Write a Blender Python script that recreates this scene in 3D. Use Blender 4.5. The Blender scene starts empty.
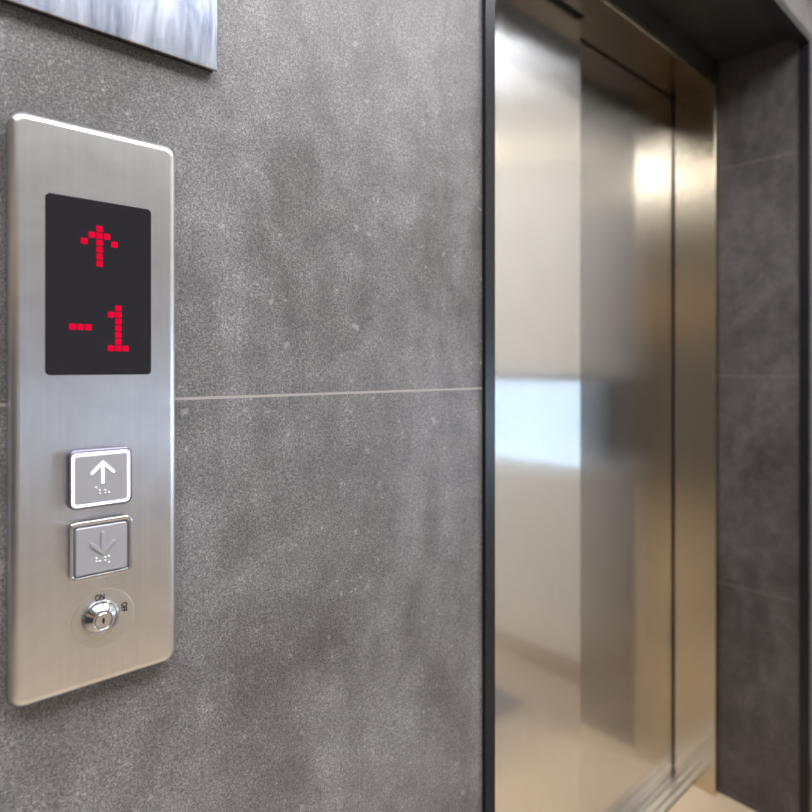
import bpy, bmesh, math
from mathutils import Vector

D = 0.5            # distance of the camera from the tiled wall; wall face is Y = 0
CZ = 1.28          # camera height, floor is Z = 0
def q(X, dep, z):  # units of D measured from the camera -> world metres
    return Vector((X * D, (dep - 1.0) * D, CZ + z * D))

sc = bpy.context.scene
C = sc.collection

# ------------------------------------------------------------------ helpers
def link(name, me, mat=None, parent=None, smooth=False):
    o = bpy.data.objects.new(name, me)
    C.objects.link(o)
    if mat: me.materials.append(mat)
    if parent is not None:
        o.parent = parent
    if smooth:
        for p in me.polygons: p.use_smooth = True
    return o

def done(name, bm, mat, parent=None, smooth=False, origin=None, bevel=0.0):
    """bmesh in world coordinates -> object with its origin at `origin`."""
    bmesh.ops.recalc_face_normals(bm, faces=bm.faces)
    base = Vector((0, 0, 0)) if origin is None else Vector(origin)
    if parent is not None:
        pw = parent['_w']
        off = Vector((pw[0], pw[1], pw[2]))
    else:
        off = Vector((0, 0, 0))
    for v in bm.verts: v.co -= base
    me = bpy.data.meshes.new(name)
    bm.to_mesh(me); bm.free()
    o = link(name, me, mat, parent, smooth)
    o.location = base - off
    o['_w'] = [base.x, base.y, base.z]
    if bevel:
        m = o.modifiers.new('bevel', 'BEVEL'); m.width = bevel; m.segments = 2
        m.limit_method = 'ANGLE'
    return o

def empty(name, loc):
    o = bpy.data.objects.new(name, None); C.objects.link(o)
    o.location = loc; o.empty_display_size = 0.05
    o['_w'] = [loc[0], loc[1], loc[2]]
    return o

def tag(o, label=None, cat=None, group=None, kind=None):
    if label: o['label'] = label
    if cat: o['category'] = cat
    if group: o['group'] = group
    if kind: o['kind'] = kind
    return o

def box(bm, a, b):
    x0, y0, z0 = [min(a[i], b[i]) for i in range(3)]
    x1, y1, z1 = [max(a[i], b[i]) for i in range(3)]
    v = [bm.verts.new(p) for p in ((x0,y0,z0),(x1,y0,z0),(x1,y1,z0),(x0,y1,z0),
                                   (x0,y0,z1),(x1,y0,z1),(x1,y1,z1),(x0,y1,z1))]
    for f in ((0,1,2,3),(4,7,6,5),(0,4,5,1),(1,5,6,2),(2,6,7,3),(3,7,4,0)):
        bm.faces.new([v[i] for i in f])

def qbox(bm, X0, X1, d0, d1, z0, z1):
    box(bm, q(X0, d0, z0), q(X1, d1, z1))

def rr(x0, x1, z0, z1, r, n=8):
    pts = []
    r = max(r, 1e-5)
    for cx, cz, a0 in ((x1-r, z1-r, 0), (x0+r, z1-r, 90), (x0+r, z0+r, 180), (x1-r, z0+r, 270)):
        for i in range(n + 1):
            a = math.radians(a0 + 90.0 * i / n)
            pts.append((cx + r*math.cos(a), cz + r*math.sin(a)))
    return pts

def loft(bm, X0, X1, z0, z1, r, rings, cap0=False, cap1=True, n=8):
    """rings: list of (inset, depth) in D units, rounded rectangle outline."""
    prev = None; first = None
    for ins, dep in rings:
        pts = rr(X0+ins, X1-ins, z0+ins, z1-ins, max(r-ins, 0.0006), n)
        vs = [bm.verts.new(q(x, dep, z)) for x, z in pts]
        if prev:
            m = len(vs)
            for i in range(m):
                bm.faces.new((prev[i], prev[(i+1) % m], vs[(i+1) % m], vs[i]))
        else: first = vs
        prev = vs
    if cap0: bm.faces.new(first)
    if cap1: bm.faces.new(prev)

def fillet(f, dep, k=5):
    """rings rounding the front edge: radius f, face at depth dep."""
    return [(f*(1-math.cos(math.pi/2*i/k)), dep + f*(1-math.sin(math.pi/2*i/k))) for i in range(k+1)]

def lathe(bm, X, z, prof, n=48, cap=True):
    prev = None
    for r, dep in prof:
        vs = [bm.verts.new(q(X + r*math.cos(2*math.pi*i/n), dep, z + r*math.sin(2*math.pi*i/n))) for i in range(n)]
        if prev:
            for i in range(n):
                bm.faces.new((prev[i], prev[(i+1) % n], vs[(i+1) % n], vs[i]))
        prev = vs
    if cap: bm.faces.new(prev)

def zlathe(bm, c, prof, n=32):
    prev = None
    for r, z in prof:
        vs = [bm.verts.new((c[0]+r*math.cos(2*math.pi*i/n), c[1]+r*math.sin(2*math.pi*i/n), z)) for i in range(n)]
        if prev:
            for i in range(n):
                bm.faces.new((prev[i], prev[(i+1) % n], vs[(i+1) % n], vs[i]))
        prev = vs
    bm.faces.new(prev)

# ------------------------------------------------------------------ materials
def new_mat(name):
    m = bpy.data.materials.new(name); m.use_nodes = True
    nt = m.node_tree
    b = nt.nodes['Principled BSDF']
    return m, nt, b

def simple(name, col, rough=0.5, metal=0.0, emit=None, es=0.0, spec=None):
    m, nt, b = new_mat(name)
    b.inputs['Base Color'].default_value = (*col, 1)
    b.inputs['Roughness'].default_value = rough
    b.inputs['Metallic'].default_value = metal
    if spec is not None: b.inputs['Specular IOR Level'].default_value = spec
    if emit:
        b.inputs['Emission Color'].default_value = (*emit, 1)
        b.inputs['Emission Strength'].default_value = es
    # faint procedural variation of the surface
    n = nt.nodes.new('ShaderNodeTexNoise'); n.inputs['Scale'].default_value = 60
    tc = nt.nodes.new('ShaderNodeTexCoord'); nt.links.new(tc.outputs['Object'], n.inputs['Vector'])
    mr = nt.nodes.new('ShaderNodeMapRange')
    mr.inputs['To Min'].default_value = max(rough - 0.04, 0.0); mr.inputs['To Max'].default_value = rough + 0.04
    nt.links.new(n.outputs['Fac'], mr.inputs['Value']); nt.links.new(mr.outputs['Result'], b.inputs['Roughness'])
    return m

def N(nt, typ, **kw):
    n = nt.nodes.new(typ)
    for k, v in kw.items(): setattr(n, k, v)
    return n

def mixc(nt, fac, a, b, mode='MIX'):
    n = nt.nodes.new('ShaderNodeMix'); n.data_type = 'RGBA'; n.blend_type = mode
    for sock, val in ((n.inputs[0], fac), (n.inputs[6], a), (n.inputs[7], b)):
        if hasattr(val, 'links'): nt.links.new(val, sock)
        elif isinstance(val, (int, float)): sock.default_value = val
        else: sock.default_value = (*val, 1)
    return n.outputs[2]

def ramp(nt, src, p0, p1, c0=(0,0,0), c1=(1,1,1)):
    r = nt.nodes.new('ShaderNodeValToRGB')
    r.color_ramp.elements[0].position = p0; r.color_ramp.elements[0].color = (*c0, 1)
    r.color_ramp.elements[1].position = p1; r.color_ramp.elements[1].color = (*c1, 1)
    nt.links.new(src, r.inputs['Fac'])
    return r.outputs['Color']

def noise(nt, vec, scale, detail=2, rough=0.5, dist=0.0):
    n = nt.nodes.new('ShaderNodeTexNoise')
    n.inputs['Scale'].default_value = scale; n.inputs['Detail'].default_value = detail
    n.inputs['Roughness'].default_value = rough; n.inputs['Distortion'].default_value = dist
    nt.links.new(vec, n.inputs['Vector'])
    return n.outputs['Fac']

def scaled(nt, vec, s):
    m = nt.nodes.new('ShaderNodeMapping'); m.inputs['Scale'].default_value = s
    nt.links.new(vec, m.inputs['Vector'])
    return m.outputs['Vector']

def mathn(nt, op, a, b=None, c=None):
    n = nt.nodes.new('ShaderNodeMath'); n.operation = op
    for i, v in enumerate((a, b, c)):
        if v is None: continue
        if hasattr(v, 'links'): nt.links.new(v, n.inputs[i])
        else: n.inputs[i].default_value = v
    return n.outputs[0]

def tile_material(name='grey_stone_tile', dk=1.0):
    m, nt, b = new_mat(name)
    geo = nt.nodes.new('ShaderNodeNewGeometry')
    P = geo.outputs['Position']
    cloud = noise(nt, scaled(nt, P, (1.0, 1.0, 0.55)), 6.0, 6, 0.6, 0.6)
    patch = noise(nt, P, 30.0, 5, 0.62)
    fine = noise(nt, P, 640.0, 1, 0.5)
    fine2 = noise(nt, P, 270.0, 3, 0.7)
    base = ramp(nt, cloud, 0.36, 0.64, (0.108, 0.099, 0.098), (0.203, 0.195, 0.200))
    base = mixc(nt, 0.55, base, ramp(nt, patch, 0.34, 0.68, (0.36, 0.36, 0.36), (0.66, 0.655, 0.65)), 'OVERLAY')
    # fine grain, light and dark specks
    base = mixc(nt, 0.45, base, ramp(nt, fine, 0.34, 0.66, (0.06, 0.06, 0.06), (0.90, 0.90, 0.90)), 'OVERLAY')
    base = mixc(nt, 0.50, base, ramp(nt, fine2, 0.34, 0.68, (0.20, 0.20, 0.20), (0.82, 0.82, 0.82)), 'OVERLAY')
    spk = mathn(nt, 'MULTIPLY', ramp(nt, fine, 0.62, 0.70), ramp(nt, patch, 0.45, 0.65))
    base = mixc(nt, mathn(nt, 'MULTIPLY', spk, 0.5), base, (0.42, 0.40, 0.385))
    streak = noise(nt, scaled(nt, P, (1, 1, .22)), 34.0, 3, 0.55, 0.3)
    base = mixc(nt, 0.18, base, ramp(nt, streak, 0.35, 0.68, (0.36,)*3, (0.68,)*3), 'OVERLAY')
    # stone chips
    v2 = nt.nodes.new('ShaderNodeTexVoronoi'); v2.inputs['Scale'].default_value = 170
    nt.links.new(P, v2.inputs['Vector'])
    s2 = nt.nodes.new('ShaderNodeSeparateColor'); nt.links.new(v2.outputs['Color'], s2.inputs[0])
    c2 = mathn(nt, 'MULTIPLY', ramp(nt, v2.outputs['Distance'], 0.16, 0.34, (1, 1, 1), (0, 0, 0)), ramp(nt, patch, 0.42, 0.60))
    base = mixc(nt, mathn(nt, 'MULTIPLY', mathn(nt, 'MULTIPLY', c2, mathn(nt, 'GREATER_THAN', s2.outputs[0], 0.86)), 0.5), base, (0.40, 0.385, 0.38))
    base = mixc(nt, mathn(nt, 'MULTIPLY', mathn(nt, 'MULTIPLY', c2, mathn(nt, 'LESS_THAN', s2.outputs[0], 0.12)), 0.5), base, (0.075, 0.07, 0.068))
    vo = nt.nodes.new('ShaderNodeTexVoronoi'); vo.inputs['Scale'].default_value = 62
    wv = nt.nodes.new('ShaderNodeVectorMath'); wv.operation = 'MULTIPLY_ADD'
    nz = nt.nodes.new('ShaderNodeTexNoise'); nz.inputs['Scale'].default_value = 140
    nt.links.new(P, nz.inputs['Vector']); nt.links.new(nz.outputs['Color'], wv.inputs[0])
    wv.inputs[1].default_value = (0.012, 0.012, 0.012); nt.links.new(P, wv.inputs[2])
    nt.links.new(wv.outputs[0], vo.inputs['Vector'])
    chip = ramp(nt, vo.outputs['Distance'], 0.13, 0.24, (1, 1, 1), (0, 0, 0))
    sep = nt.nodes.new('ShaderNodeSeparateColor'); nt.links.new(vo.outputs['Color'], sep.inputs[0])
    lightc = mathn(nt, 'MULTIPLY', chip, mathn(nt, 'GREATER_THAN', sep.outputs[0], 0.93))
    darkc = mathn(nt, 'MULTIPLY', chip, mathn(nt, 'LESS_THAN', sep.outputs[0], 0.16))
    base = mixc(nt, mathn(nt, 'MULTIPLY', lightc, 0.50), base, (0.36, 0.34, 0.33))
    base = mixc(nt, mathn(nt, 'MULTIPLY', darkc, 0.45), base, (0.07, 0.065, 0.062))
    # a few pale hairline scratches
    wsc = noise(nt, scaled(nt, P, (1.0, 1.0, 3.2)), 16.0, 3, 0.5, 0.4)
    line = ramp(nt, mathn(nt, 'ABSOLUTE', mathn(nt, 'SUBTRACT', wsc, 0.5)), 0.0015, 0.005, (1, 1, 1), (0, 0, 0))
    msk = ramp(nt, noise(nt, P, 11.0, 2, 0.5), 0.62, 0.68)
    base = mixc(nt, mathn(nt, 'MULTIPLY', mathn(nt, 'MULTIPLY', line, msk), 0.55), base, (0.42, 0.40, 0.39))
    # grout joints, 0.62 m courses and 1.2 m wide tiles
    sp = nt.nodes.new('ShaderNodeSeparateXYZ'); nt.links.new(P, sp.inputs[0])
    zz = mathn(nt, 'ABSOLUTE', mathn(nt, 'WRAP', mathn(nt, 'SUBTRACT', sp.outputs['Z'], 1.2533), 0.31, -0.31))
    xx = mathn(nt, 'ABSOLUTE', mathn(nt, 'WRAP', mathn(nt, 'SUBTRACT', sp.outputs['X'], -0.42), 0.7, -0.7))
    jz = mathn(nt, 'LESS_THAN', zz, 0.0012)
    sn = nt.nodes.new('ShaderNodeSeparateXYZ'); nt.links.new(geo.outputs['Normal'], sn.inputs[0])
    fr = mathn(nt, 'GREATER_THAN', mathn(nt, 'ABSOLUTE', sn.outputs['Y']), 0.5)
    jx = mathn(nt, 'MULTIPLY', mathn(nt, 'LESS_THAN', xx, 0.0009), fr)
    vert = mathn(nt, 'LESS_THAN', mathn(nt, 'ABSOLUTE', sn.outputs['Z']), 0.5)
    j = mathn(nt, 'MULTIPLY', mathn(nt, 'MAXIMUM', jz, jx), vert)
    base = mixc(nt, j, base, (0.33, 0.305, 0.29))
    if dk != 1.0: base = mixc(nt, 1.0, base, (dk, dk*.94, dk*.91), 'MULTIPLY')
    nt.links.new(base, b.inputs['Base Color'])
    nt.links.new(ramp(nt, patch, 0.3, 0.7, (0.40,)*3, (0.56,)*3), b.inputs['Roughness'])
    h = mathn(nt, 'SUBTRACT', mathn(nt, 'MULTIPLY', fine, 0.5), mathn(nt, 'MULTIPLY', j, 1.5))
    bp = nt.nodes.new('ShaderNodeBump'); bp.inputs['Strength'].default_value = 0.35
    bp.inputs['Distance'].default_value = 0.0006
    nt.links.new(h, bp.inputs['Height']); nt.links.new(bp.outputs[0], b.inputs['Normal'])
    return m

def brushed(name, col, rough=0.10, arough=0.40, mix=0.4, tangent=None, smear=0.0, grain=0.12, aniso=0.55, var=0.0):
    m, nt, b = new_mat(name)
    out = nt.nodes['Material Output']
    tc = nt.nodes.new('ShaderNodeTexCoord')
    O = tc.outputs['Object']
    st = noise(nt, scaled(nt, O, (1400, 1400, 12)), 1.0, 2, 0.6)
    st2 = noise(nt, scaled(nt, O, (160, 160, 3)), 1.0, 3, 0.6)
    c = mixc(nt, grain, col, ramp(nt, st, 0.3, 0.7, tuple(x*0.55 for x in col), tuple(min(1, x*1.25) for x in col)))
    c = mixc(nt, grain, c, ramp(nt, st2, 0.3, 0.7, tuple(x*0.6 for x in col), tuple(min(1, x*1.2) for x in col)))
    if var:
        bl = noise(nt, O, 14.0, 4, 0.6, 0.8)
        c = mixc(nt, var, c, ramp(nt, bl, 0.35, 0.65, tuple(x*0.55 for x in col), tuple(min(1, x*1.15) for x in col)))
    if smear:
        sm = noise(nt, scaled(nt, O, (60, 60, 9)), 1.0, 6, 0.7, 1.0)
        c = mixc(nt, smear, c, ramp(nt, sm, 0.35, 0.66, (0.14, 0.18, 0.30), (0.62, 0.68, 0.80)))
    g1 = nt.nodes.new('ShaderNodeBsdfAnisotropic'); g2 = nt.nodes.new('ShaderNodeBsdfAnisotropic')
    for g, r in ((g1, rough), (g2, arough)):
        nt.links.new(c, g.inputs['Color']); g.inputs['Roughness'].default_value = r
    # hairline micro-grooves along Z: facets tilt sideways only
    geo = nt.nodes.new('ShaderNodeNewGeometry')
    cr = nt.nodes.new('ShaderNodeVectorMath'); cr.operation = 'CROSS_PRODUCT'
    cr.inputs[0].default_value = (0, 0, 1); nt.links.new(geo.outputs['Normal'], cr.inputs[1])
    big = scaled(nt, geo.outputs['Position'], (91733.0, 87119.0, 95311.0))
    w1 = nt.nodes.new('ShaderNodeTexWhiteNoise'); nt.links.new(big, w1.inputs['Vector'])
    sc1 = nt.nodes.new('ShaderNodeSeparateColor'); nt.links.new(w1.outputs['Color'], sc1.inputs[0])
    rnd = mathn(nt, 'MULTIPLY', mathn(nt, 'SUBTRACT', mathn(nt, 'ADD', sc1.outputs[0], sc1.outputs[1]), 1.0), aniso)
    sv = nt.nodes.new('ShaderNodeVectorMath'); sv.operation = 'SCALE'
    nt.links.new(cr.outputs[0], sv.inputs[0]); nt.links.new(rnd, sv.inputs['Scale'])
    ad = nt.nodes.new('ShaderNodeVectorMath'); ad.operation = 'ADD'
    nt.links.new(geo.outputs['Normal'], ad.inputs[0]); nt.links.new(sv.outputs[0], ad.inputs[1])
    nm = nt.nodes.new('ShaderNodeVectorMath'); nm.operation = 'NORMALIZE'
    nt.links.new(ad.outputs[0], nm.inputs[0]); nt.links.new(nm.outputs[0], g2.inputs['Normal'])
    mx = nt.nodes.new('ShaderNodeMixShader'); mx.inputs[0].default_value = mix
    nt.links.new(g1.outputs[0], mx.inputs[1]); nt.links.new(g2.outputs[0], mx.inputs[2])
    nt.links.new(mx.outputs[0], out.inputs['Surface'])
    return m

def floor_material():
    m, nt, b = new_mat('beige_floor_tile')
    geo = nt.nodes.new('ShaderNodeNewGeometry'); P = geo.outputs['Position']
    c = ramp(nt, noise(nt, P, 5.0, 5, 0.6), 0.3, 0.7, (0.51, 0.39, 0.265), (0.59, 0.46, 0.32))
    nt.links.new(c, b.inputs['Base Color'])
    b.inputs['Roughness'].default_value = 0.32
    return m

def plaster(name, c0, c1, rough=0.8):
    m, nt, b = new_mat(name)
    geo = nt.nodes.new('ShaderNodeNewGeometry'); P = geo.outputs['Position']
    nt.links.new(ramp(nt, noise(nt, P, 8.0, 5, 0.6), 0.3, 0.7, c0, c1), b.inputs['Base Color'])
    b.inputs['Roughness'].default_value = rough
    return m

def glass_material():
    m, nt, b = new_mat('window_glass')
    out = nt.nodes['Material Output']
    tr = nt.nodes.new('ShaderNodeBsdfTransparent'); gl = nt.nodes.new('ShaderNodeBsdfGlossy')
    gl.inputs['Roughness'].default_value = 0.02
    fr = nt.nodes.new('ShaderNodeFresnel'); fr.inputs['IOR'].default_value = 1.45
    mx = nt.nodes.new('ShaderNodeMixShader')
    nt.links.new(fr.outputs[0], mx.inputs[0]); nt.links.new(tr.outputs[0], mx.inputs[1])
    nt.links.new(gl.outputs[0], mx.inputs[2]); nt.links.new(mx.outputs[0], out.inputs['Surface'])
    return m

M = dict(
    tile=tile_material(), tileshade=tile_material('shaded_stone_tile', .42), tiledeepshade=tile_material('deep_shaded_stone_tile', .12),
    floor=floor_material(),
    cream=plaster('cream_wall_paint', (0.70, 0.67, 0.61), (0.76, 0.73, 0.67)),
    cool=plaster('cool_grey_wall_paint', (0.60, 0.61, 0.66), (0.66, 0.67, 0.72)),
    taupe=plaster('taupe_wall_paint', (0.055, 0.045, 0.038), (0.07, 0.058, 0.048)),
    white=plaster('white_ceiling_paint', (0.72, 0.71, 0.69), (0.78, 0.77, 0.75)),
    base=plaster('tan_baseboard', (0.30, 0.22, 0.15), (0.35, 0.26, 0.18), 0.5),
    black=simple('black_anodised_metal', (0.008, 0.009, 0.013), 0.33, spec=0.35),
    dark=simple('dark_shaft_paint', (0.01, 0.01, 0.01), 0.8),
    mat=simple('grey_carpet_mat', (0.13, 0.13, 0.15), 0.95),
    door=brushed('brushed_door_steel', (0.86, 0.86, 0.85), 0.095, 0.15, 0.70, grain=0.10, aniso=0.48),
    jamb=brushed('warm_tinted_jamb_steel', (0.66, 0.575, 0.45), 0.16, 0.22, 0.5, grain=0.10, aniso=0.42),  # warm tint stands in for reflected floor and lamp light
    head=brushed('shaded_head_steel', (0.20, 0.165, 0.13), 0.16, 0.22, 0.5, grain=0.10),  # same steel darkened, soffit shade put into the colour
    sill=brushed('sill_aluminium', (0.80, 0.76, 0.74), 0.35, 0.45, 0.3, grain=0.15),
    plate=brushed('brushed_panel_steel', (0.76, 0.765, 0.79), 0.30, 0.26, 0.5, grain=0.10, var=0.22),
    sign=brushed('smeared_sign_steel', (0.50, 0.53, 0.60), 0.22, 0.24, 0.4, grain=0.18, smear=0.75),
    button=simple('button_steel', (0.42, 0.42, 0.46), 0.5, 0.55),
    bezel=simple('bezel_steel', (0.60, 0.60, 0.62), 0.18, 1.0),
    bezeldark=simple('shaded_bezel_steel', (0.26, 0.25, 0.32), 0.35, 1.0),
    chrome=simple('polished_chrome', (0.66, 0.68, 0.74), 0.12, 1.0),
    disc=simple('lock_disc_steel', (0.62, 0.60, 0.57), 0.42, 1.0),
    screen=simple('smoked_display_plastic', (0.012, 0.011, 0.015), 0.22),
    led=simple('red_led', (0.02, 0.0, 0.0), 0.6, 0.0, (0.84, 0.003, 0.042), .95, spec=0.0),
    lit=simple('lit_white_ring', (0.9, 0.9, 0.95), 0.4, 0.0, (0.90, 0.86, 1.0), 1.35),
    unlit=simple('unlit_ring_plastic', (0.20, 0.21, 0.26), 0.35),
    ink=simple('black_ink', (0.01, 0.01, 0.01), 0.6),
    hole=simple('keyhole_black', (0.01, 0.008, 0.008), 0.5),
    lamp=simple('warm_lamp_glass', (0.9, 0.8, 0.6), 0.5, 0.0, (1.0, 0.80, 0.50), 6.0),
    jambglow=simple('added_warm_glow', (0.9, 0.8, 0.6), 0.5, 0.0, (1.0, 0.82, 0.55), 11.5),
    warmband=plaster('added_warm_band', (0.60, 0.36, 0.15), (0.68, 0.43, 0.19), 0.5),
    lampbody=simple('white_lamp_metal', (0.8, 0.8, 0.8), 0.4),
    glass=glass_material(),
    alu=simple('white_window_frame', (0.75, 0.76, 0.78), 0.4),
)

# ------------------------------------------------------------------ setting
XL, XR = -2.4, 4.19 * D            # lobby side walls
YB = -4.5                          # wall behind the camera
ZC = 2.70                          # lobby ceiling
zc = (ZC - CZ) / D; zf = -CZ / D
REV = 1.462                        # depth at which the tiled reveal ends
HX0, HX1, HZ = 1.145, 3.757, 1.82  # hole in the tiled wall

bm = bmesh.new()
qbox(bm, XL / D - .3, HX0, 1.0, REV, zf, zc)
qbox(bm, HX1, 4.19 + .3, 1.0, REV, zf, zc)
qbox(bm, HX0, HX1, 1.0, REV, HZ, zc)
qbox(bm, HX0, HX1, REV - .004, REV + .25, 1.705, HZ + .1)
wf = done('wall_front', bm, M['tile']); wf.data.materials.append(M['tileshade']); wf.data.materials.append(M['tiledeepshade'])
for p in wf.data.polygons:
    if abs(p.normal.x) > .5: p.material_index = 1  # shade on the reveal sides put into the tile colour
    if p.normal.z < -.5 or (p.center.y > .2 and p.normal.y < 0): p.material_index = 2  # deeper shade of reveal ceiling and head face, also in the colour
tag(wf, 'grey stone-look tiled wall around the lift opening', kind='structure')

bm = bmesh.new(); box(bm, (XL - .15, YB - .15, -0.1), (XR + .15, (1.59 - 1) * D, 0))
tag(done('floor', bm, M['floor']), 'glossy beige floor', kind='structure')
bm = bmesh.new(); box(bm, (XL - .15, YB - .15, ZC), (XR + .15, 0.0, ZC + .1))
tag(done('ceiling', bm, M['white']), kind='structure')
# right wall with a wide low-silled window well back from the lift
WY0, WY1, WZ0, WZ1 = -3.60, -.20, 0.83, 1.25
bm = bmesh.new()
box(bm, (XR, YB - .15, 0), (XR + .12, WY0, ZC)); box(bm, (XR, WY1, 0), (XR + .12, -0.001, ZC))
box(bm, (XR, WY0, 0), (XR + .12, WY1, WZ0)); box(bm, (XR, WY0, WZ1), (XR + .12, WY1, ZC))
tag(done('wall_right', bm, M['cream']), 'cream lobby wall mirrored in the lift door', kind='structure')
bm = bmesh.new(); box(bm, (XL - .12, YB - .15, 0), (XL, -0.001, ZC))
tag(done('wall_left', bm, M['taupe']), kind='structure')
bm = bmesh.new(); box(bm, (XL, YB - .12, 0), (XR, YB, ZC))
tag(done('wall_back', bm, M['cool']), kind='structure')
win = bmesh.new()
for a, b_ in ((WY0, WY0 + .03), (WY1 - .03, WY1), (-1.90, -1.87)):
    box(win, (XR + .03, a, WZ0), (XR + .08, b_, WZ1))
box(win, (XR + .03, WY0 + .03, WZ0), (XR + .08, WY1 - .03, WZ0 + .03))
box(win, (XR + .03, WY0 + .03, WZ1 - .03), (XR + .08, WY1 - .03, WZ1))
wo = tag(done('window_1', win, M['alu']), kind='structure')
bm = bmesh.new(); box(bm, (XR + .052, WY0 + .02, WZ0 + .02), (XR + .058, WY1 - .02, WZ1 - .02))
done('window_pane', bm, M['glass'], wo)
# baseboard
bm = bmesh.new(); box(bm, (XR - .012, YB, 0), (XR, -0.001, 0.09))
tag(done('baseboard_right', bm, M['base'], bevel=0.002), 'tan baseboard mirrored in the lift door', kind='structure')
bm = bmesh.new(); box(bm, (XL, YB, 0), (XL + .012, -0.001, 0.09))
tag(done('baseboard_left', bm, M['base']), kind='structure')
bm = bmesh.new(); box(bm, (XL, YB + .3, 1.62), (XL + .02, -.2, 2.25))
tag(done('added_trim_4', bm, M['warmband']), kind='structure')  # warm band added out of view for the orange reflection in the jamb
# shaft behind the doors
bm = bmesh.new()
qbox(bm, .6, 4.2, 2.1, 2.2, zf - .2, zc); qbox(bm, .6, .7, REV, 2.1, zf - .2, zc)
qbox(bm, 4.1, 4.2, REV, 2.1, zf - .2, zc); qbox(bm, .6, 4.2, REV + .1, 2.1, 2.05, 2.15)
tag(done('wall_shaft', bm, M['dark']), kind='structure')

# black trim around the opening (flange in front + return inside)
bm = bmesh.new()
F0, F1, R1 = .988, 1.0, 1.035
T = 0.046
tx0, tx1, tz = 1.157, 3.745, 1.762
qbox(bm, 1.121, tx0, F0, F1, zf, tz + T)
qbox(bm, tx1, tx1 + T, F0, F1, zf, tz + T)
qbox(bm, tx0, tx1, F0, F1, tz, tz + T)
qbox(bm, HX0, tx0, F1, R1, zf, HZ); qbox(bm, tx1, HX1, F1, R1, zf, HZ)
qbox(bm, tx0, tx1, F1, R1, tz, HZ)
tag(done('trim_1', bm, M['black']), 'black metal trim around the tiled lift opening', kind='structure')

# steel door surround: right jamb, head, left jamb
J0 = 1.455; JX = 3.70; HS = 1.676
bm = bmesh.new()
qbox(bm, JX, HX1 - .001, J0, 1.697, zf, HS)
qbox(bm, HX0, 1.21, J0, 1.575, zf, HS)
qbox(bm, HX0 + .001, HX1 - .001, J0, 1.575, HS, HS + .028)
qbox(bm, 2.51, HX1 - .001, 1.575, 1.692, HS, HS + .028)
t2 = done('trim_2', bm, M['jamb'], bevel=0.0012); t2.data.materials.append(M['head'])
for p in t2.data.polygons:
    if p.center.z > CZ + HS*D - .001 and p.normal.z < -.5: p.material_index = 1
tag(t2, 'warm reflection-tinted brushed steel jamb and head around the lift door', kind='structure')
# sill with running grooves
bm = bmesh.new()
for a, b_ in ((1.600, 1.632), (1.641, 1.676), (1.685, 1.80)):
    qbox(bm, 1.0, 3.80, a, b_, zf - .06, zf + .004)
qbox(bm, 1.0, 3.80, 1.597, 1.80, zf - .10, zf - .03)
tag(done('trim_3', bm, M['sill']), 'grooved aluminium sill under the lift door', kind='structure')

# two telescopic door panels
def door(name, X0, X1, d0, d1, label):
    bm = bmesh.new(); qbox(bm, X0, X1, d0, d1, zf + .012, HS + .10)
    o = done(name, bm, M['door'], bevel=0.002, origin=q((X0+X1)/2, (d0+d1)/2, zf + .012))
    tag(o, label, kind='structure'); return o
door('door_1', 1.02, 2.501, 1.600, 1.655, 'left, nearer sliding lift door panel of bright mirror-like steel')
door('door_2', 2.42, 3.752, 1.708, 1.760, 'right, set-back sliding lift door panel between near panel and jamb')

# ------------------------------------------------------------------ call panel
PX0, PX1, PZ0, PZ1 = .121, .3500, -.4770, .3585
FD = .970
panel = empty('lift_call_panel', q((PX0+PX1)/2, 1.0, (PZ0+PZ1)/2))
tag(panel, 'tall brushed steel lift call panel with red display, on the grey tiled wall', 'call panel')
bm = bmesh.new()
loft(bm, PX0, PX1, PZ0, PZ1, .020, [(.004, 1.0), (.004, .995), (0, .995)] + fillet(.0125, FD), n=10)
fp = done('face_plate', bm, M['plate'], panel, smooth=False, origin=q((PX0+PX1)/2, FD, (PZ0+PZ1)/2))
for p in fp.data.polygons: p.use_smooth = len(p.vertices) == 4

# display
bm = bmesh.new()
loft(bm, .1638, .3086, -.0118, .2482, .0065, [(0, FD + .004), (0, FD - .0006), (.0012, FD - .0014)])
scr = done('display_screen', bm, M['screen'], panel, origin=q(.236, FD, .118))
tag(scr, 'black display screen with red arrow and minus one')
P_ = .0103; s = .0044
def dots(name, lst, label=None):
    bm = bmesh.new()
    for x, z in lst:
        loft(bm, x - s, x + s, z - s, z + s, .0012, [(0, FD - .0010), (0, FD - .0020)], n=3)
    o = done(name, bm, M['led'], scr, origin=q(*[sum(c)/len(lst) for c in (list(zip(*lst))[0],)], FD, sum(b for a, b in lst)/len(lst)))
    if label: tag(o, label)
ax, az = .2339, .2065; pz = .0104
dots('arrow_symbol', [(ax, az - i*pz) for i in range(6)] + [(ax - P_, az - pz), (ax + P_, az - pz), (ax - 2*P_, az - 2*pz), (ax + 2*P_, az - 2*pz)], 'red dot-matrix up arrow')
ox, oz = .2601, .0893
pz = .01015
dots('digit_one', [(ox, oz - i*pz) for i in range(7)] + [(ox - P_, oz - pz), (ox - P_, oz - 6*pz), (ox + P_, oz - 6*pz)], 'red dot-matrix figure one')
dots('minus_sign', [(.2084 + k*P_, .0587) for k in (-1, 0, 1)], 'red dot-matrix minus sign')

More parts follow.
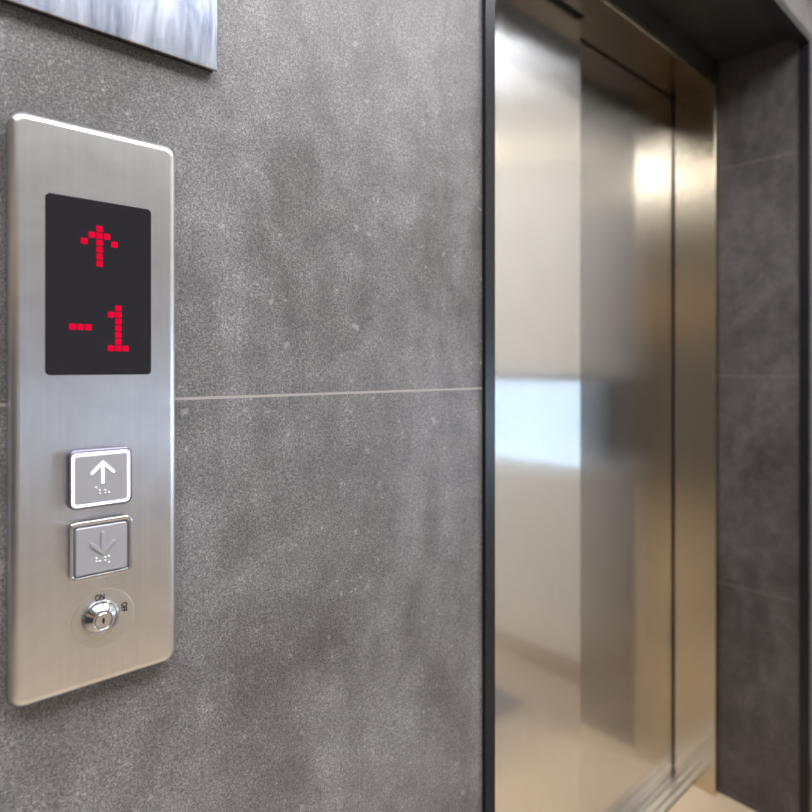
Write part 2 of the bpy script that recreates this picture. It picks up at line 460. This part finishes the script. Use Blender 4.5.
# push buttons
def capsule(bm, x0, z0, x1, z1, r, d0, d1, n=6):
    a = math.atan2(z1 - z0, x1 - x0); pts = []
    for i in range(n + 1): t = a + math.pi/2 + math.pi*i/n; pts.append((x0 + r*math.cos(t), z0 + r*math.sin(t)))
    for i in range(n + 1): t = a - math.pi/2 + math.pi*i/n; pts.append((x1 + r*math.cos(t), z1 + r*math.sin(t)))
    lo = [bm.verts.new(q(x, d0, z)) for x, z in pts]; hi = [bm.verts.new(q(x, d1, z)) for x, z in pts]
    m = len(pts)
    for i in range(m): bm.faces.new((lo[i], lo[(i+1) % m], hi[(i+1) % m], hi[i]))
    bm.faces.new(hi); bm.faces.new(lo[::-1])

def button(cz, up):
    cx = .2346; h = .0432; bd = FD - .0145
    X0, X1, Z0, Z1 = cx - h - .0012, cx + h - .0008, cz - h, cz + h
    bm = bmesh.new()
    w2 = .0086 if not up else .0080
    loft(bm, X0 + w2, X1 - w2, Z0 + w2, Z1 - w2, .0035, [(0, FD), (0, bd - .0010), (.0012, bd - .0022)])
    b = done('call_button', bm, M['button'], panel, origin=q(cx, bd, cz))
    tag(b, 'upper push button with up arrow and lit white border' if up else 'lower push button with down arrow, unlit')
    bm = bmesh.new(); bw = .0032 if up else .0050
    k = 4; f = .0022
    loft(bm, X0, X1, Z0, Z1, .0105, [(0, FD + .001)] + fillet(f, bd) + [(bw + .0005, bd), (bw + .0012, bd + .0012), (bw + .0012, FD)], cap1=False)
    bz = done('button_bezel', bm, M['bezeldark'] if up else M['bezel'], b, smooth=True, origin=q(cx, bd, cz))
    bm = bmesh.new(); i0 = bw + .0010
    loft(bm, X0, X1, Z0, Z1, .0105, [(i0, FD), (i0, bd - (.0008 if up else -.0030)), (w2 - .0003, bd - (.0008 if up else -.0030)), (w2 - .0003, FD)], cap1=False)
    rg = done('light_ring', bm, M['lit'] if up else M['unlit'], b, origin=q(cx, bd, cz))
    if up: tag(rg, 'glowing white square border')
    # arrow
    bm = bmesh.new(); d0, d1 = bd - .0010, bd - (.0034 if up else .0042); r = .0018 if up else .0025
    sgn = 1 if up else -1
    tip = cz + (.0235 if up else -.0065)
    tail = tip - sgn*.0295
    capsule(bm, cx, tail, cx, tip, r, d0, d1)
    for sx in (-1, 1):
        capsule(bm, cx, tip, cx + sx*.0145, tip - sgn*.0150, r, d0, d1 - .00002*sx)
    ar = done('arrow_symbol', bm, M['lit'] if up else M['button'], b, origin=q(cx, bd, cz), bevel=0.0 if up else 0.0005)
    if up: tag(ar, 'glowing white up arrow')
    # braille
    pu = [(-6.5, 487.5), (-3.4, 490.3), (-3.1, 493.4), (2.1, 490), (2.1, 492.8), (6.1, 492.4)]
    pd = [(-6.2, 558.3), (-6.2, 561.3), (-2.9, 561), (2.3, 557), (2.3, 560), (5.8, 556), (5.8, 562)]
    bm = bmesh.new()
    for dx, y in (pu if up else pd):
        X = cx + dx*.00138
        u = (102.7 + dx - 406)/592.0; bb = -.656*u + .755
        Z = (367 - y)/592.0/bb*(bd - .001)
        lathe(bm, X, Z, [(.0016, bd - .0018), (.0014, bd - .0032), (.0006, bd - .0040)], n=8)
    done('braille_dots', bm, M['lampbody'], b, smooth=True, origin=q(cx, bd, cz))
button(-.1640, True)
button(-.2680, False)

# key switch
kx, kz = .2395, -.3775; dx_, dz_ = -.0040, .0030
bm = bmesh.new()
lathe(bm, kx, kz, [(.0434, FD + .001), (.0434, FD - .0002), (.0428, FD - .0004)])
ks = done('key_switch', bm, M['disc'], panel, origin=q(kx, FD, kz))
tag(ks, 'round key switch marked ON and OFF')
bm = bmesh.new()
lathe(bm, kx + dx_, kz + dz_, [(.0262, FD), (.0262, FD - .004), (.0250, FD - .0070), (.0215, FD - .0110), (.0150, FD - .0165), (.0130, FD - .0175),
                   (.0122, FD - .0170), (.0118, FD - .0155), (.0108, FD - .0155), (.0104, FD - .0172)])
done('lock_cylinder', bm, M['chrome'], ks, origin=q(kx, FD, kz)).data.polygons.foreach_set('use_smooth', [True]*(48*9) + [False])
bm = bmesh.new(); ax_, az_ = kx + dx_, kz + dz_
qbox(bm, ax_ - .0018, ax_ + .0018, FD - .0170, FD - .0178, az_ - .0022, az_ + .0026)
qbox(bm, ax_ - .0009, ax_ + .0009, FD - .0170, FD - .01785, az_ - .0045, az_ + .0040)
done('keyhole', bm, M['hole'], ks, origin=q(kx, FD, kz))
bm = bmesh.new(); qbox(bm, kx + dx_ + .0005, kx + dx_ + .0015, FD - .0085, FD - .0116, kz + dz_ + .0195, kz + dz_ + .0245)
done('index_mark', bm, M['ink'], ks, origin=q(kx, FD, kz))

def lettering(name, body, size, X, Z, dep, rot, mat, parent):
    cu = bpy.data.curves.new(name, 'FONT'); cu.body = body; cu.size = size*D
    cu.align_x = 'CENTER'; cu.align_y = 'CENTER'; cu.extrude = 0.00006; cu.offset = 0.00022
    tmp = bpy.data.objects.new('tmp', cu); C.objects.link(tmp)
    dg = bpy.context.evaluated_depsgraph_get()
    me = bpy.data.meshes.new_from_object(tmp.evaluated_get(dg))
    bpy.data.objects.remove(tmp); me.name = name
    me.materials.clear()
    o = link(name, me, mat, parent)
    w = q(X, dep, Z); pw = Vector(tuple(parent['_w']))
    for v in me.vertices: v.co.x *= .68
    o.location = w - pw; o.rotation_euler = (math.radians(90), math.radians(rot), 0)
    return o
l1 = lettering('lettering', 'ON', .0125, .2345, kz + .0322, FD - .0008, 0, M['ink'], ks)
l2 = lettering('lettering', 'OFF', .0120, .2680, kz + .0095, FD - .0008, 90, M['ink'], ks)

# ------------------------------------------------------------------ upper steel plate
sg = empty('steel_wall_plate', q(.2335, 1.0, .509))
tag(sg, 'smeared blank steel plate on the tiled wall above the call panel', 'plate')
bm = bmesh.new(); loft(bm, .0455, .4215, .5125, 1.05, .002, [(0, 1.0), (0, .988)])
done('backing_board', bm, M['ink'], sg, origin=q(.2335, .99, .51))
bm = bmesh.new(); loft(bm, .0440, .4232, .5095, 1.053, .0015, [(0, .988), (0, .9825), (.0015, .981)], cap0=True)
done('face_plate', bm, M['sign'], sg, origin=q(.2335, .98, .51))

# ------------------------------------------------------------------ lobby things seen in the mirror-like door
bm = bmesh.new(); x0, x1, y0, y1 = 1.85*D, 3.63*D, (-.95-1)*D, (.395-1)*D
vs = []
box(bm, (x0, y0, 0.0005), (x1, y1, 0.010))
tag(done('door_mat', bm, M['mat'], origin=((x0+x1)/2, (y0+y1)/2, 0.0005), bevel=0.003), 'grey mat on the beige floor, mirrored in the near lift door', 'mat')

# wall lamp: small warm glow on the cream wall
wl = empty('wall_lamp', (XR, (-.45-1)*D, CZ + 1.98*D))
tag(wl, 'small warm lamp on the cream wall, mirrored at the left door edge', 'lamp')
wy = wl.location.y; wz = wl.location.z
bm = bmesh.new(); box(bm, (XR - .02, wy - .04, wz - .05), (XR - .0005, wy + .04, wz + .05))
done('wall_bracket', bm, M['lampbody'], wl, origin=(XR, wy, wz), bevel=.003)
bm = bmesh.new(); zlathe(bm, (XR - .055, wy), [(.002, wz - .05), (.03, wz - .05), (.035, wz), (.03, wz + .05), (.002, wz + .05)])
done('lamp_shade', bm, M['lamp'], wl, smooth=True, origin=(XR - .055, wy, wz))

# unseen emitter added in the head of the opening to make the jamb glow
hl = empty('added_jamb_glow', q(1.57, 1.20, HZ))
tag(hl, 'unseen warm strip added in the head of the lift opening for the jamb glow', 'lamp')
bm = bmesh.new(); qbox(bm, 1.22, 1.93, 1.12, 1.28, HZ - .0015, HZ - .012)
done('rim', bm, M['lampbody'], hl, origin=q(1.57, 1.20, HZ))
bm = bmesh.new(); qbox(bm, 1.25, 1.90, 1.135, 1.265, HZ - .012, HZ - .018)
done('diffuser', bm, M['jambglow'], hl, origin=q(1.57, 1.20, HZ))

# ceiling downlights
DL = [(-.80, -.75), (.75, -.75), (-.80, -2.6), (.75, -2.6)]
proto = None
for i, (x, y) in enumerate(DL):
    if proto is None:
        proto = empty('ceiling_downlight', (x, y, ZC))
        bm = bmesh.new(); zlathe(bm, (x, y), [(.10, ZC - .0005), (.10, ZC - .012), (.085, ZC - .016), (.082, ZC - .010), (.01, ZC - .008)])
        done('rim', bm, M['lampbody'], proto, origin=(x, y, ZC))
        bm = bmesh.new(); zlathe(bm, (x, y), [(.081, ZC - .008), (.081, ZC - .013), (.06, ZC - .016)])
        done('diffuser', bm, M['lamp'], proto, origin=(x, y, ZC))
        o = proto
    else:
        o = proto.copy(); C.objects.link(o); o.location = (x, y, ZC)
        for ch in list(proto.children):
            c = ch.copy(); C.objects.link(c); c.parent = o
    tag(o, 'round warm ceiling downlight in the lobby', 'ceiling light', 'ceiling downlights in the lobby')

# ------------------------------------------------------------------ lights
def area(name, loc, rot, sx, sy, power, col):
    l = bpy.data.lights.new(name, 'AREA'); l.shape = 'RECTANGLE'; l.size = sx; l.size_y = sy
    l.energy = power; l.color = col
    o = bpy.data.objects.new(name, l); C.objects.link(o); o.location = loc
    o.rotation_euler = tuple(math.radians(a) for a in rot)
    return o
area('window_daylight', (XR + .30, -.60, 1.04), (0, 90, 0), .8, 1.2, 3.5, (0.60, 0.77, 1.0))
area('window_daylight', (XR + .30, -2.55, 1.04), (0, 90, 0), .8, 2.6, 88, (0.60, 0.78, 1.0))
area('ceiling_fill', (.35, -.95, ZC - .02), (0, 0, 0), 2.6, 1.0, 86, (0.93, 0.95, 1.0))  # added soft fill below the ceiling, has no fixture
for i, (x, y) in enumerate(DL):
    l = bpy.data.lights.new('downlight_spot', 'SPOT'); l.energy = 7 if y > -2 else 30; l.color = (1.0, .82, .58) if y > -2 else (.93, .96, 1.0)
    l.spot_size = math.radians(120); l.spot_blend = .6; l.shadow_soft_size = .07
    o = bpy.data.objects.new('downlight_spot', l); C.objects.link(o); o.location = (x, y, ZC - .03)

w = bpy.data.worlds.new('sky'); sc.world = w; w.use_nodes = True
bg = w.node_tree.nodes['Background']
bg.inputs['Color'].default_value = (0.62, 0.80, 1.0, 1); bg.inputs['Strength'].default_value = 2.0

# ------------------------------------------------------------------ camera
cam = bpy.data.cameras.new('camera')
co = bpy.data.objects.new('camera', cam); C.objects.link(co)
co.location = (0, -D, CZ)
co.rotation_euler = (math.radians(90), 0, -math.atan2(.655, .755))
cam.sensor_width = 36; cam.lens = 592/812*36
cam.shift_y = -39/812
cam.clip_start = 0.01
cam.dof.use_dof = True
cam.dof.focus_distance = 0.53
cam.dof.aperture_fstop = cam.lens/1000/0.0056
sc.camera = co

for o in C.objects:
    if '_w' in o: del o['_w']

sc.view_settings.view_transform = 'Standard'
sc.view_settings.look = 'None'
sc.view_settings.exposure = 0.0
sc.cycles.use_denoising = True
sc.cycles.max_bounces = 12
sc.cycles.glossy_bounces = 8
sc.cycles.sample_clamp_indirect = 8
